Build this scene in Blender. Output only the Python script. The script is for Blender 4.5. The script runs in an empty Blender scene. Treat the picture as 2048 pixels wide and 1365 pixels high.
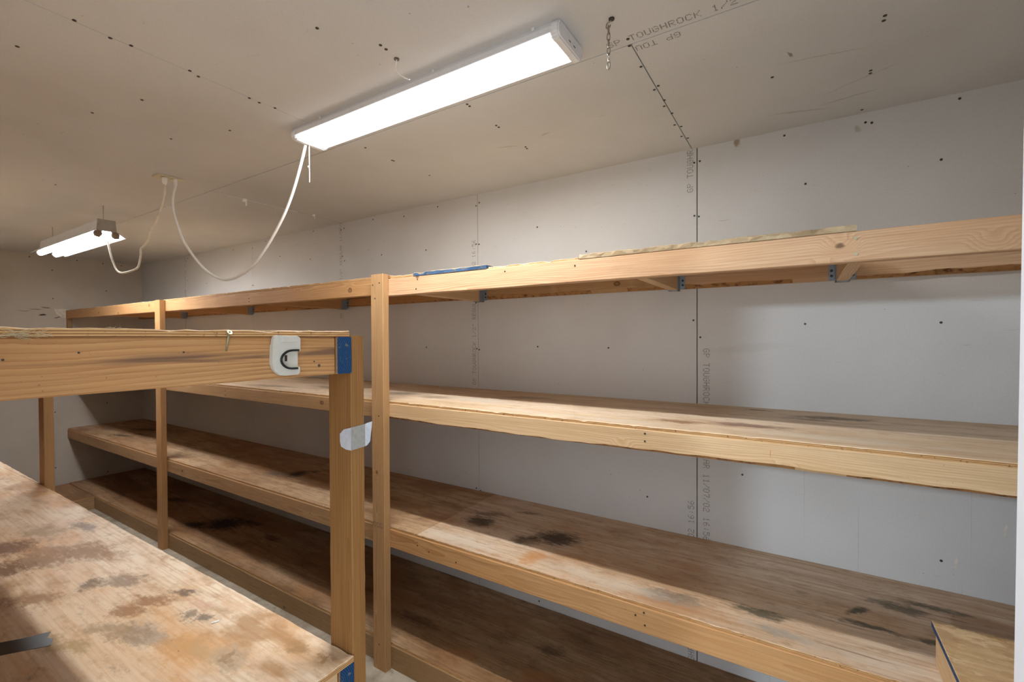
import bpy, bmesh, math, random
from mathutils import Vector, Matrix, noise as mnoise

random.seed(7)
scene = bpy.context.scene
col = scene.collection

# ------------------------------------------------------------------ dimensions (metres, origin at eye height)
YW = 2.193          # long drywall wall behind the deep shelves
YN = 0.03           # wall with the doorway
HC = 0.846          # ceiling
ZF = -1.592         # floor
XE = -6.36          # end wall
XR = 0.84           # opposite end
YS = 1.547          # front of the deep shelves


def lin(r, g, b, a=1.0):
    f = lambda c: (c / 255 / 12.92) if c / 255 <= 0.04045 else ((c / 255 + 0.055) / 1.055) ** 2.4
    return (f(r), f(g), f(b), a)


# ------------------------------------------------------------------ node helper
class NT:
    def __init__(s, name, rough=0.6, spec=0.3):
        s.m = bpy.data.materials.new(name)
        s.m.use_nodes = True
        s.t = s.m.node_tree
        s.b = s.t.nodes['Principled BSDF']
        s.b.inputs['Roughness'].default_value = rough
        s.b.inputs['Specular IOR Level'].default_value = spec

    def put(s, sock, v):
        if isinstance(v, bpy.types.NodeSocket):
            s.t.links.new(v, sock)
        else:
            sock.default_value = v

    def n(s, typ, ins=None, **props):
        nd = s.t.nodes.new(typ)
        for k, v in props.items():
            setattr(nd, k, v)
        for k, v in (ins or {}).items():
            s.put(nd.inputs[k], v)
        return nd

    def math(s, op, a, b=0.0, c=0.0, clamp=False):
        nd = s.n('ShaderNodeMath', operation=op, use_clamp=clamp)
        s.put(nd.inputs[0], a); s.put(nd.inputs[1], b); s.put(nd.inputs[2], c)
        return nd.outputs[0]

    def vec(s, op, a, b=(0, 0, 0), scale=None):
        nd = s.n('ShaderNodeVectorMath', operation=op)
        s.put(nd.inputs[0], a)
        if op == 'SCALE':
            s.put(nd.inputs['Scale'], scale)
        else:
            s.put(nd.inputs[1], b)
        return nd.outputs['Value'] if op in ('LENGTH', 'DISTANCE', 'DOT_PRODUCT') else nd.outputs[0]

    def noise(s, v, scale=1.0, detail=2.0, rough=0.5, dist=0.0):
        nd = s.n('ShaderNodeTexNoise', {'Vector': v, 'Scale': scale, 'Detail': detail, 'Roughness': rough, 'Distortion': dist})
        return nd

    def step(s, v, lo, hi, a=0.0, b=1.0):
        nd = s.n('ShaderNodeMapRange', {'Value': v, 'From Min': lo, 'From Max': hi, 'To Min': a, 'To Max': b}, interpolation_type='SMOOTHSTEP')
        return nd.outputs[0]

    def mix(s, f, a, b, mode='MIX'):
        nd = s.n('ShaderNodeMix', data_type='RGBA', blend_type=mode)
        s.put(nd.inputs[0], f); s.put(nd.inputs[6], a); s.put(nd.inputs[7], b)
        return nd.outputs[2]

    def obj(s):
        return s.n('ShaderNodeTexCoord').outputs['Object']

    def seed(s):
        oc = s.n('ShaderNodeObjectInfo').outputs['Color']
        return s.n('ShaderNodeSeparateColor', {0: oc})

    def bump(s, h, strength=0.3, dist=0.001):
        nd = s.n('ShaderNodeBump', {'Height': h, 'Strength': strength, 'Distance': dist})
        s.put(s.b.inputs['Normal'], nd.outputs[0])

    def color(s, c):
        s.put(s.b.inputs['Base Color'], c)
        return s.m

    def stains(s, base, p, items, warp=0.05, wscale=9.0, grain=False):
        """soft-edged spots of dirt: (x, y, rx, ry, rot, colour, strength) in the surface's own coordinates"""
        nz = s.noise(p, wscale, 6.0, 0.72).outputs['Color']
        off = s.vec('SCALE', s.vec('SUBTRACT', nz, (0.5, 0.5, 0.5)), scale=warp)
        q = s.vec('ADD', p, off)
        fine = s.noise(s.vec('MULTIPLY', p, (22.0, 70.0, 22.0)) if grain else s.vec('SCALE', p, scale=55.0), 1.0, 4.0, 0.72).outputs[0]
        for (x, y, rx, ry, rot, c, st) in items:
            mp = s.n('ShaderNodeMapping', {'Vector': q, 'Location': (x, y, 0), 'Rotation': (0, 0, rot), 'Scale': (rx, ry, 1e4)}, vector_type='TEXTURE')
            d = s.vec('LENGTH', mp.outputs[0])
            dd = s.math('ADD', d, s.math('MULTIPLY', s.math('SUBTRACT', fine, 0.5), 2.0 if grain else 0.9))
            m = s.step(dd, 1.25, 0.35 if grain else 0.55, 0.0, st)
            base = s.mix(m, base, c)
        return base


def wood_mat(name, light, dark, tone, ring=55.0, dirt=0.25, dirtc=(120, 92, 66), knots=0.22, streaks=0.0, contrast=0.85, rough=0.62):
    t = NT(name, rough, 0.25)
    p = t.obj()
    sd = t.seed()
    so = t.math('MULTIPLY', sd.outputs[0], 61.0)
    off = t.n('ShaderNodeCombineXYZ', {0: so, 1: t.math('MULTIPLY', so, 0.37), 2: t.math('MULTIPLY', so, 0.71)}).outputs[0]
    q = t.vec('ADD', p, off)
    # knots
    kw = t.vec('SCALE', t.vec('SUBTRACT', t.noise(t.vec('MULTIPLY', q, (30.0, 60.0, 60.0)), 1.0, 2.0).outputs['Color'], (0.5, 0.5, 0.5)), scale=0.012)
    vo = t.n('ShaderNodeTexVoronoi', {'Vector': t.vec('MULTIPLY', t.vec('ADD', q, kw), (0.8, 0.12, 1.15)), 'Scale': 8.0, 'Randomness': 1.0})
    kr = t.n('ShaderNodeSeparateColor', {0: vo.outputs['Color']})
    has = t.math('LESS_THAN', kr.outputs[0], knots)
    kd = vo.outputs['Distance']
    halo = t.math('MULTIPLY', t.step(kd, 0.40, 0.05), has)
    core = t.math('MULTIPLY', t.step(kd, 0.085, 0.03), has)
    rim = t.math('MULTIPLY', t.math('MULTIPLY', t.step(kd, 0.125, 0.085), t.step(kd, 0.03, 0.08)), has)
    # growth rings seen on the sawn faces
    wob = t.noise(t.vec('MULTIPLY', q, (1.4, 5.0, 5.0)), 1.0, 2.0, 0.5).outputs['Color']
    wv = t.vec('MULTIPLY', t.vec('SUBTRACT', wob, (0.5, 0.5, 0.5)), (0.0, 0.055, 0.055))
    axis = t.n('ShaderNodeCombineXYZ', {0: 0.0, 1: t.math('MULTIPLY_ADD', sd.outputs[0], 0.07, 0.02), 2: t.math('MULTIPLY_ADD', t.math('FRACT', t.math('MULTIPLY', sd.outputs[0], 7.7)), 0.12, -0.06)}).outputs[0]
    rp = t.vec('ADD', t.vec('ADD', p, axis), wv)
    rp = t.vec('ADD', rp, t.n('ShaderNodeCombineXYZ', {0: 0.0, 1: t.math('MULTIPLY', halo, 0.012), 2: t.math('MULTIPLY', halo, 0.02)}).outputs[0])
    wave = t.n('ShaderNodeTexWave', {'Vector': rp, 'Scale': ring, 'Distortion': 0.6, 'Detail': 2.0, 'Detail Scale': 2.0}, wave_type='RINGS', rings_direction='X', wave_profile='SAW').outputs['Fac']
    fib = t.noise(t.vec('MULTIPLY', q, (5.0, 260.0, 260.0)), 1.0, 2.0, 0.6).outputs[0]
    fade = t.noise(t.vec('MULTIPLY', q, (0.9, 9.0, 9.0)), 1.0, 2.0).outputs[0]
    g = t.math('MULTIPLY', t.math('POWER', wave, 2.0), t.step(fade, 0.3, 0.7, 0.35, 1.0))
    c = t.mix(t.math('MULTIPLY', g, contrast), lin(*light), lin(*dark))
    c = t.mix(t.step(fib, 0.35, 0.72, 0.0, 0.45), c, lin(*dark))
    big = t.noise(t.vec('MULTIPLY', q, (2.2, 7.0, 7.0)), 1.0, 3.0).outputs[0]
    c = t.mix(t.step(big, 0.42, 0.72, 0.0, 0.55), c, lin(*tone))
    if streaks:
        st = t.noise(t.vec('MULTIPLY', t.vec('ADD', q, (3.1, 0, 0)), (1.6, 26.0, 26.0)), 1.0, 3.0, 0.55).outputs[0]
        c = t.mix(t.step(st, 0.57, 0.66, 0.0, streaks), c, lin(96, 72, 62))
    if dirt:
        dn = t.noise(t.vec('MULTIPLY', q, (5.0, 13.0, 13.0)), 1.0, 5.0, 0.7).outputs[0]
        c = t.mix(t.step(dn, 0.52, 0.78, 0.0, dirt), c, lin(*dirtc))
        sp = t.noise(q, 210.0, 2.0, 0.6).outputs[0]
        c = t.mix(t.step(sp, 0.70, 0.78, 0.0, 0.5), c, lin(70, 54, 42))
    c = t.mix(t.math('MULTIPLY', halo, 0.28), c, lin(*tone))
    c = t.mix(t.math('MULTIPLY', core, 0.6), c, lin(122, 80, 48))
    c = t.mix(t.math('MULTIPLY', rim, 0.75), c, lin(78, 50, 32))
    bri = t.math('MULTIPLY_ADD', sd.outputs[1], 0.9, 0.55)
    c = t.mix(1.0, c, t.n('ShaderNodeCombineColor', {0: bri, 1: bri, 2: bri}).outputs[0], 'MULTIPLY')
    t.bump(t.math('MULTIPLY_ADD', fib, 0.6, g), 0.25, 0.0006)
    return t.color(c)


def ply_mat(name, pale, tan, grain, patches, items=(), wear=0.5, patchlo=0.52, warm=None, seedoff=0.0, warp=0.05, org=(-2.7, 1.87)):
    """plywood face veneer, grain along local X"""
    t = NT(name, 0.55, 0.25)
    p = t.vec('ADD', t.obj(), (org[0], org[1], 0.0))      # the sheets' own origin is that of their shelving
    q = t.vec('ADD', p, (seedoff, seedoff * 0.7, 0))
    wob = t.noise(t.vec('MULTIPLY', q, (0.9, 4.0, 1.0)), 1.0, 3.0, 0.55).outputs[0]
    y = t.n('ShaderNodeSeparateXYZ', {0: q}).outputs[1]
    ph = t.math('MULTIPLY_ADD', wob, 34.0, t.math('MULTIPLY', y, 60.0))
    wave = t.math('MULTIPLY_ADD', t.math('SINE', ph), 0.5, 0.5)
    fib = t.noise(t.vec('MULTIPLY', q, (4.0, 130.0, 1.0)), 1.0, 3.0, 0.6).outputs[0]
    c = t.mix(t.step(wob, 0.35, 0.65), lin(*pale), lin(*tan))
    c = t.mix(t.math('MULTIPLY', t.math('POWER', wave, 3.0), 0.26), c, lin(*grain))
    c = t.mix(t.step(fib, 0.40, 0.72, 0.0, 0.5), c, lin(*grain))
    mot = t.noise(t.vec('MULTIPLY', q, (16.0, 34.0, 1.0)), 1.0, 6.0, 0.75).outputs[0]
    c = t.mix(t.step(mot, 0.48, 0.72, 0.0, 0.55), c, lin(*patches))
    if warm:
        wn = t.noise(t.vec('MULTIPLY', q, (2.6, 5.0, 1.0)), 1.0, 4.0, 0.6).outputs[0]
        c = t.mix(t.step(wn, 0.48, 0.68, 0.0, 0.6), c, lin(*warm))
    pn = t.noise(t.vec('MULTIPLY', t.vec('ADD', q, (9.3, 4.1, 0)), (2.0, 4.2, 1.0)), 1.7, 5.0, 0.62).outputs[0]
    c = t.mix(t.step(pn, patchlo, patchlo + 0.16, 0.0, wear), c, lin(*patches))
    gn = t.noise(t.vec('MULTIPLY', t.vec('ADD', q, (1.3, 7.7, 0)), (3.0, 7.0, 1.0)), 2.2, 6.0, 0.7).outputs[0]
    c = t.mix(t.step(gn, 0.58, 0.74, 0.0, wear * 0.8), c, lin(112, 98, 84))
    if items:
        c = t.stains(c, p, items, warp * 1.7, 9.0, True)
    # checks along the grain and black specks
    ck = t.noise(t.vec('MULTIPLY', q, (2.2, 70.0, 1.0)), 1.0, 2.0, 0.5).outputs[0]
    c = t.mix(t.step(ck, 0.72, 0.76, 0.0, 0.55), c, lin(120, 78, 48))
    sp = t.noise(t.vec('MULTIPLY', q, (50.0, 110.0, 1.0)), 1.0, 2.0, 0.6).outputs[0]
    c = t.mix(t.step(sp, 0.74, 0.79, 0.0, 0.75), c, lin(58, 46, 38))
    t.bump(fib, 0.2, 0.0006)
    return t.color(c)


def edge_mat():
    t = NT('plywood_edge', 0.7, 0.2)
    p = t.obj()
    z = t.n('ShaderNodeSeparateXYZ', {0: p}).outputs[2]
    nz = t.noise(t.vec('MULTIPLY', p, (8.0, 8.0, 90.0)), 1.0, 4.0, 0.65).outputs[0]
    w = t.math('MULTIPLY_ADD', t.math('SINE', t.math('MULTIPLY_ADD', nz, 2.6, t.math('MULTIPLY', z, 1500.0))), 0.5, 0.5)
    c = t.mix(w, lin(214, 172, 118), lin(146, 102, 62))
    sp = t.noise(p, 70.0, 3.0, 0.7).outputs[0]
    c = t.mix(t.step(sp, 0.6, 0.7, 0.0, 0.7), c, lin(88, 62, 42))
    return t.color(c)


def osb_mat(name, pale, mid, dark):
    t = NT(name, 0.7, 0.2)
    p = t.obj()
    c = lin(*mid)
    for i, (sc, ang, cc) in enumerate(((44.0, 0.5, pale), (56.0, 1.35, dark), (50.0, -0.4, pale), (62.0, 2.2, dark), (40.0, 0.9, mid))):
        mp = t.n('ShaderNodeMapping', {'Vector': p, 'Location': (i * 3.1, i * 1.7, 0), 'Rotation': (0, 0, ang), 'Scale': (0.32, 1.0, 1.0)})
        vo = t.n('ShaderNodeTexVoronoi', {'Vector': t.vec('ADD', mp.outputs[0], t.vec('SCALE', t.noise(p, 60.0, 2.0).outputs['Color'], scale=0.012)), 'Scale': sc, 'Randomness': 1.0})
        r = t.n('ShaderNodeSeparateColor', {0: vo.outputs['Color']}).outputs[i % 3]
        c = t.mix(t.step(r, 0.5, 0.66, 0.0, 0.5), c, lin(*cc))
    fib = t.noise(t.vec('MULTIPLY', p, (30.0, 90.0, 30.0)), 1.0, 3.0, 0.6).outputs[0]
    c = t.mix(t.step(fib, 0.5, 0.8, 0.0, 0.4), c, lin(*dark))
    t.bump(fib, 0.4, 0.001)
    return t.color(c)


def drywall_mat(name, base, tint, items=(), axes='XZ', streak=0.0, grime=0.12):
    t = NT(name, 0.85, 0.15)
    p = t.obj()
    s = t.n('ShaderNodeSeparateXYZ', {0: p})
    ix = {'X': 0, 'Y': 1, 'Z': 2}
    u, v = s.outputs[ix[axes[0]]], s.outputs[ix[axes[1]]]
    q = t.n('ShaderNodeCombineXYZ', {0: u, 1: v, 2: 0.0}).outputs[0]
    n1 = t.noise(q, 1.6, 4.0, 0.55).outputs[0]
    n2 = t.noise(q, 160.0, 3.0, 0.6).outputs[0]
    c = t.mix(t.step(n1, 0.35, 0.7), lin(*base), lin(*tint))
    c = t.mix(t.step(n2, 0.35, 0.8, 0.0, 0.10), c, lin(150, 140, 128))
    n3 = t.noise(t.vec('MULTIPLY', q, (9.0, 26.0, 1.0)), 1.0, 5.0, 0.75).outputs[0]
    c = t.mix(t.step(n3, 0.62, 0.80, 0.0, grime * 2.2), c, lin(120, 108, 96))
    # scuffs: short thin strokes in a few directions, only in scattered areas
    area = t.step(t.noise(t.vec('ADD', q, (5.5, 2.2, 0)), 1.9, 2.0).outputs[0], 0.52, 0.66)
    for k, (ang, o) in enumerate(((0.35, 1.0), (-0.5, 4.0), (1.2, 8.0))):
        mp = t.n('ShaderNodeMapping', {'Vector': q, 'Location': (o, o, 0), 'Rotation': (0, 0, ang), 'Scale': (7.0, 75.0, 1.0)})
        k1 = t.noise(mp.outputs[0], 1.0, 2.0, 0.5).outputs[0]
        c = t.mix(t.math('MULTIPLY', t.step(k1, 0.71, 0.79, 0.0, 0.24), area), c, lin(92, 84, 76))
    if streak:
        k2 = t.noise(t.vec('MULTIPLY', q, (110.0, 0.5, 1.0)), 1.0, 2.0, 0.5).outputs[0]
        here = t.math('MULTIPLY', t.step(u, -0.35, 0.0), t.step(v, -0.4, -0.5))
        c = t.mix(t.math('MULTIPLY', t.step(k2, 0.70, 0.76, 0.0, streak), here), c, lin(128, 120, 108))
    sp = t.noise(q, 62.0, 2.0, 0.5).outputs[0]
    c = t.mix(t.step(sp, 0.755, 0.785, 0.0, 0.6), c, lin(110, 98, 86))
    if items:
        c = t.stains(c, q, items, 0.03, 16.0)
    t.bump(n2, 0.12, 0.0005)
    return t.color(c)


def plain(name, c, rough=0.5, spec=0.4, metal=0.0, var=0.12, scale=40.0, darkc=None):
    t = NT(name, rough, spec)
    t.b.inputs['Metallic'].default_value = metal
    n = t.noise(t.obj(), scale, 3.0, 0.6).outputs[0]
    dk = darkc or tuple(x * 0.75 for x in c)
    return t.color(t.mix(t.step(n, 0.4, 0.8, 0.0, min(1.0, var * 4)), lin(*c), lin(*dk)))


def emit_mat(name, c, strength):
    t = NT(name, 0.4, 0.4)
    t.b.inputs['Base Color'].default_value = (0.8, 0.8, 0.8, 1)
    t.b.inputs['Emission Color'].default_value = c
    t.b.inputs['Emission Strength'].default_value = strength
    return t.m


BR, DK, GY, PU, MO, WH = lin(136, 96, 60), lin(64, 44, 30), lin(120, 108, 94), lin(132, 100, 88), lin(74, 72, 56), lin(216, 204, 186)
OR = lin(196, 138, 82)
BLK = lin(40, 34, 28)

M = {}
M['wall'] = drywall_mat('drywall_white', (214, 213, 211), (208, 206, 203), items=[
    (-0.232, 0.834, .014, .02, 0, lin(150, 128, 96), .8), (0.182, 0.79, .010, .014, .6, lin(160, 152, 128), .5),
    (-0.2, -0.05, .16, .02, .1, lin(150, 142, 132), .1)],
    axes='XZ', streak=0.35)
M['wall_end'] = drywall_mat('drywall_end', (206, 198, 186), (198, 188, 174), items=[
    (1.38, 0.245, .03, .009, .1, lin(52, 44, 38), .95), (1.40, 0.32, .04, .006, -.1, lin(90, 78, 66), .7), (1.33, 0.30, .05, .005, .0, lin(90, 78, 66), .6),
    (1.49, 0.225, .03, .006, .3, lin(80, 70, 58), .8), (1.25, .28, .05, .004, 0, lin(100, 88, 74), .5)], axes='YZ')
M['ceiling'] = drywall_mat('drywall_ceiling', (213, 213, 213), (206, 205, 203), items=[
    (-0.03, 1.62, .02, .004, 1.2, lin(110, 100, 90), .7), (0.05, 1.68, .12, .003, .2, lin(150, 140, 128), .35), (0.16, 1.9, .14, .003, -.5, lin(150, 140, 128), .35),
    (0.0, 2.05, .1, .008, .3, lin(160, 150, 138), .35), (-1.1, 1.72, .05, .006, .4, lin(160, 150, 138), .35), (-0.9, 1.7, .03, .006, -.3, lin(160, 150, 138), .35), (0.14, 2.02, .08, .006, -.2, lin(150, 140, 128), .35)],
    axes='XY')
M['gap'] = plain('seam_backing', (96, 88, 78), 0.9, 0.1)  # dark backing behind the open sheet joints
M['print'] = plain('grey_ink', (122, 114, 106), 0.9, 0.1)
M['screw'] = plain('dark_screw', (62, 54, 48), 0.5, 0.4)
M['paper'] = plain('torn_paper', (232, 224, 210), 0.9, 0.1)

M['b_pale'] = wood_mat('fir_pale', (216, 186, 146), (182, 142, 98), (204, 166, 120), dirt=0.10, knots=0.2)
M['b_top'] = wood_mat('fir_pink', (208, 174, 138), (168, 122, 86), (196, 150, 110), dirt=0.14, knots=0.5)
M['b_orange'] = wood_mat('fir_orange', (196, 154, 106), (156, 108, 66), (186, 134, 80), dirt=0.2, knots=0.34)
M['b_mid'] = wood_mat('fir_worn', (190, 154, 112), (146, 108, 70), (174, 132, 88), dirt=0.3, knots=0.3)
M['b_low'] = wood_mat('fir_dirty', (170, 140, 102), (130, 98, 66), (156, 122, 82), dirt=0.45, dirtc=(104, 84, 60), knots=0.2)
M['b_post'] = wood_mat('fir_post', (190, 154, 110), (146, 104, 64), (176, 134, 88), ring=75.0, dirt=0.2, knots=0.1)
M['b_postn'] = wood_mat('fir_post_honey', (166, 124, 74), (118, 78, 42), (148, 102, 56), ring=62.0, dirt=0.35, dirtc=(96, 76, 58), knots=0.22)
M['b_near'] = wood_mat('fir_near', (200, 156, 106), (150, 102, 62), (184, 132, 80), ring=38.0, dirt=0.14, knots=0.12, streaks=0.75)
M['bark'] = plain('bark_edge', (168, 124, 80), 0.9, 0.1, var=0.25, scale=38.0, darkc=(70, 42, 28))
M['edge'] = edge_mat()
M['osb'] = osb_mat('strand_board', (226, 202, 162), (204, 172, 128), (168, 128, 88))
M['osb_old'] = osb_mat('strand_board_grey', (192, 174, 142), (174, 152, 120), (142, 120, 90))
M['blue'] = None
t = NT('blue_paint', 0.6, 0.3)
p = t.obj()
w = t.n('ShaderNodeTexWave', {'Vector': t.vec('ADD', p, (0, .06, .0)), 'Scale': 70.0, 'Distortion': 1.5, 'Detail': 2.0}, wave_type='RINGS', rings_direction='X').outputs['Fac']
nb = t.noise(p, 120.0, 3.0).outputs[0]
c = t.mix(t.math('POWER', w, 2.0), lin(30, 78, 122), lin(14, 38, 70))
M['blue'] = t.color(t.mix(t.step(nb, 0.62, 0.72, 0, .5), c, lin(150, 140, 120)))
t = NT('blue_paint_faded', 0.7, 0.25)
p = t.obj()
nb = t.noise(t.vec('MULTIPLY', p, (40., 40., 120.)), 1.0, 4.0, .7).outputs[0]
M['blue_old'] = t.color(t.mix(t.step(nb, 0.5, 0.66), lin(48, 80, 112), lin(112, 98, 82)))

M['d2'] = ply_mat('plywood_upper_deck', (236, 216, 190), (218, 192, 158), (178, 140, 100), (176, 142, 106), items=[
    (-0.372, 1.699, .11, .035, .1, BR, .8), (-0.15, 1.745, .12, .04, .0, PU, .8), (0.10, 2.04, .14, .035, .1, DK, .7), (-0.15, 2.12, .05, .02, 0, DK, .8), (0.02, 1.98, .1, .02, 0, DK, .5),
    (-1.838, 1.80, .14, .06, .2, GY, .6), (-1.57, 1.763, .10, .05, 0, GY, .5), (-1.32, 1.80, .2, .07, 0, WH, .7), (-1.0, 1.62, .2, .03, 0, WH, .7), (-1.15, 1.98, .14, .05, .2, GY, .5),
    (-2.42, 1.80, .2, .06, .0, GY, .7), (-2.87, 1.66, .25, .05, .1, GY, .6), (-2.1, 1.68, .2, .05, 0, WH, .7), (-0.6, 1.61, .3, .03, 0, WH, .6), (.1, 1.65, .3, .05, 0, WH, .5)], wear=0.4, patchlo=0.56)
M['d1'] = ply_mat('plywood_middle_deck', (226, 204, 178), (202, 170, 136), (160, 118, 80), (156, 114, 76), items=[
    (-0.932, 1.85, .12, .075, .4, DK, .92), (-1.05, 1.76, .07, .05, .2, DK, .75), (-1.34, 1.83, .09, .06, .2, DK, .85), (-1.35, 1.93, .10, .04, .3, DK, .55), (-1.18, 2.04, .07, .02, .2, BLK, .5),
    (-0.935, 1.64, .05, .08, .0, OR, .8), (-0.384, 1.64, .12, .05, .1, GY, .75), (-0.11, 1.70, .10, .03, .0, MO, .85), (-0.05, 1.62, .09, .02, .0, GY, .7), (-0.62, 1.62, .3, .04, 0, WH, .5), (-1.3, 1.61, .25, .05, 0, WH, .55), (0.1, 1.62, .3, .03, 0, WH, .4),
    (0.159, 1.881, .05, .02, .9, MO, .9), (0.19, 1.80, .09, .018, .0, MO, .85), (0.291, 1.973, .07, .03, .1, MO, .75), (0.38, 2.03, .1, .022, .0, MO, .8), (.24, 1.99, .05, .02, .3, MO, .6), (.44, 1.85, .1, .03, 0, DK, .5), (.34, 1.80, .06, .02, .1, MO, .8)],
    wear=0.45, patchlo=0.55, warm=(184, 134, 88), seedoff=3.3)
M['d1b'] = ply_mat('plywood_middle_deck_dark', (212, 182, 146), (184, 146, 108), (124, 88, 56), (118, 84, 54), items=[  # darker middle deck copy: browner veneer plus deeper shade put into the colour
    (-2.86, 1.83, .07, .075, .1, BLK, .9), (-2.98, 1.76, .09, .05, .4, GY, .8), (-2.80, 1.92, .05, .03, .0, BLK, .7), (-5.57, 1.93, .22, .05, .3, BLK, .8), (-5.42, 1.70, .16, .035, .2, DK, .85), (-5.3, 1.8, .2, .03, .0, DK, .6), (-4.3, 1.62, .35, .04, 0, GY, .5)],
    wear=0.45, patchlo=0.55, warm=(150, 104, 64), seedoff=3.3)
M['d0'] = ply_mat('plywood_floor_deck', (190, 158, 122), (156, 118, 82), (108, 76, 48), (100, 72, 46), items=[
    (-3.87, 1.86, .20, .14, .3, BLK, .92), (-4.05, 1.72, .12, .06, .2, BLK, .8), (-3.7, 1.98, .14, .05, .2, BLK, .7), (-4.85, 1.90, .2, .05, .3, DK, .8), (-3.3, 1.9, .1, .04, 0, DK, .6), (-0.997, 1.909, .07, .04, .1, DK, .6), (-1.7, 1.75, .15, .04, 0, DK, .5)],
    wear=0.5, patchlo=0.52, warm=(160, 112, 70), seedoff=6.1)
BRL, TN = lin(150, 112, 74), lin(186, 148, 104)
M['dl'] = ply_mat('plywood_near_deck', (238, 222, 198), (222, 196, 162), (196, 150, 104), (170, 128, 84), items=[
    (-2.35, 0.411, .10, .07, .3, lin(112, 72, 44), .85), (-2.442, 0.52, .10, .05, .3, lin(168, 140, 104), .8), (-2.363, 0.623, .10, .03, .2, GY, .7), (-2.13, 0.446, .12, .07, .4, BRL, .85), (-2.079, 0.547, .14, .06, .3, BRL, .85),
    (-2.2, .50, .1, .05, .5, BRL, .7), (-1.797, 0.488, .045, .035, .2, lin(112, 90, 66), .85), (-1.738, 0.547, .07, .035, .3, lin(134, 112, 92), .75), (-1.544, 0.551, .07, .03, .2, lin(150, 106, 68), .85), (-1.544, 0.492, .07, .035, .0, lin(150, 106, 66), .85),
    (-1.503, 0.615, .04, .022, .2, lin(96, 80, 72), .8), (-1.324, 0.59, .04, .018, .1, lin(112, 98, 88), .8), (-1.38, 0.56, .03, .02, .2, lin(104, 92, 80), .7), (-1.363, 0.478, .10, .03, .2, lin(166, 150, 132), .8), (-1.45, .44, .12, .03, .3, lin(150, 122, 88), .7), (-1.24, .50, .09, .04, .1, lin(200, 150, 92), .7),
    (-1.109, 0.541, .06, .028, .0, lin(176, 156, 132), .8), (-1.109, 0.541, .024, .011, .0, lin(150, 122, 92), .8), (-2.127, 0.37, .08, .06, .3, lin(120, 84, 54), .85), (-1.501, 0.347, .10, .03, .3, lin(166, 138, 92), .7), (-1.833, 0.363, .09, .04, .4, lin(150, 112, 74), .8),
    (-1.184, 0.52, .09, .03, .2, lin(190, 160, 122), .6), (-1.0, 0.64, .03, .02, .2, lin(160, 128, 88), .7), (-.93, .655, .02, .012, .2, lin(160, 124, 82), .8), (-1.32, .66, .1, .02, 0, lin(224, 192, 160), .7), (-1.4, .60, .06, .025, .1, lin(200, 152, 128), .5)],
    wear=0.75, patchlo=0.50, warm=(210, 154, 96), seedoff=1.7, warp=0.09, org=(-3.2, 0.37))
M['dtop'] = ply_mat('plywood_top_deck', (226, 202, 168), (206, 174, 132), (172, 132, 92), (160, 126, 92), wear=0.4)
M['galv'] = plain('galvanised_steel', (150, 160, 170), 0.45, 0.5, 0.5, scale=80.0, var=.15)
M['white'] = plain('white_plastic', (206, 203, 192), 0.4, 0.45, var=0.05)
M['ivory'] = plain('ivory_plastic', (214, 206, 180), 0.4, 0.45, var=0.08)
M['enamel'] = plain('white_enamel', (232, 233, 236), 0.35, 0.5, var=0.03)
M['tan_metal'] = plain('dull_steel_endplate', (176, 172, 166), 0.4, 0.5, 0.3, var=0.1)
M['socket'] = plain('socket_grey', (150, 130, 112), 0.5, 0.4, var=.1)
M['cord'] = plain('white_cord', (250, 249, 246), 0.45, 0.4, var=0.04)
M['cord_old'] = plain('yellowed_cord', (240, 232, 216), 0.5, 0.4, var=0.15, scale=25.0)
M['chain'] = plain('chain_steel', (168, 160, 150), 0.3, 0.5, 0.9, var=.15)
M['black'] = plain('black_rubber', (44, 44, 44), 0.6, 0.3)
M['slot'] = plain('dark_slot', (70, 54, 44), 0.8, 0.2)
M['duct'] = plain('silver_tape', (176, 176, 172), 0.45, 0.5, 0.15, var=.12, scale=120.0)
M['ducw'] = plain('white_tape_backing', (214, 218, 226), 0.6, 0.3, var=.1)
M['tape'] = plain('black_tape', (52, 50, 50), 0.35, 0.5, var=.2, scale=30.0)
M['nail'] = plain('nail_steel', (112, 104, 100), 0.4, 0.5, .6)
M['zinc'] = plain('greenish_zinc', (164, 160, 128), 0.35, 0.5, .5)
M['fluff'] = plain('fibre', (206, 192, 158), 0.9, 0.1)
M['tick'] = plain('orange_pencil', (206, 112, 60), 0.8, 0.2)
M['door'] = plain('white_door_paint', (232, 234, 240), 0.45, 0.4, var=.03, scale=6.0)
M['chip'] = plain('white_chip', (244, 244, 244), 0.3, 0.5)
t = NT('concrete', 0.85, 0.2)
p = t.obj()
c = t.mix(t.step(t.noise(p, 6., 5., .65).outputs[0], .35, .7), lin(186, 176, 158), lin(150, 139, 122))
c = t.mix(t.step(t.noise(p, 26., 5., .7).outputs[0], .58, .72, 0, .6), c, lin(120, 104, 84))
t.bump(t.noise(p, 40., 4.).outputs[0], .3, .002)
M['floor'] = t.color(c)
M['lens'] = emit_mat('lit_diffuser', (0.97, 0.985, 1.0, 1), 3)
M['tube'] = emit_mat('lit_tube', (0.95, 0.97, 1.0, 1), 26)

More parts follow.
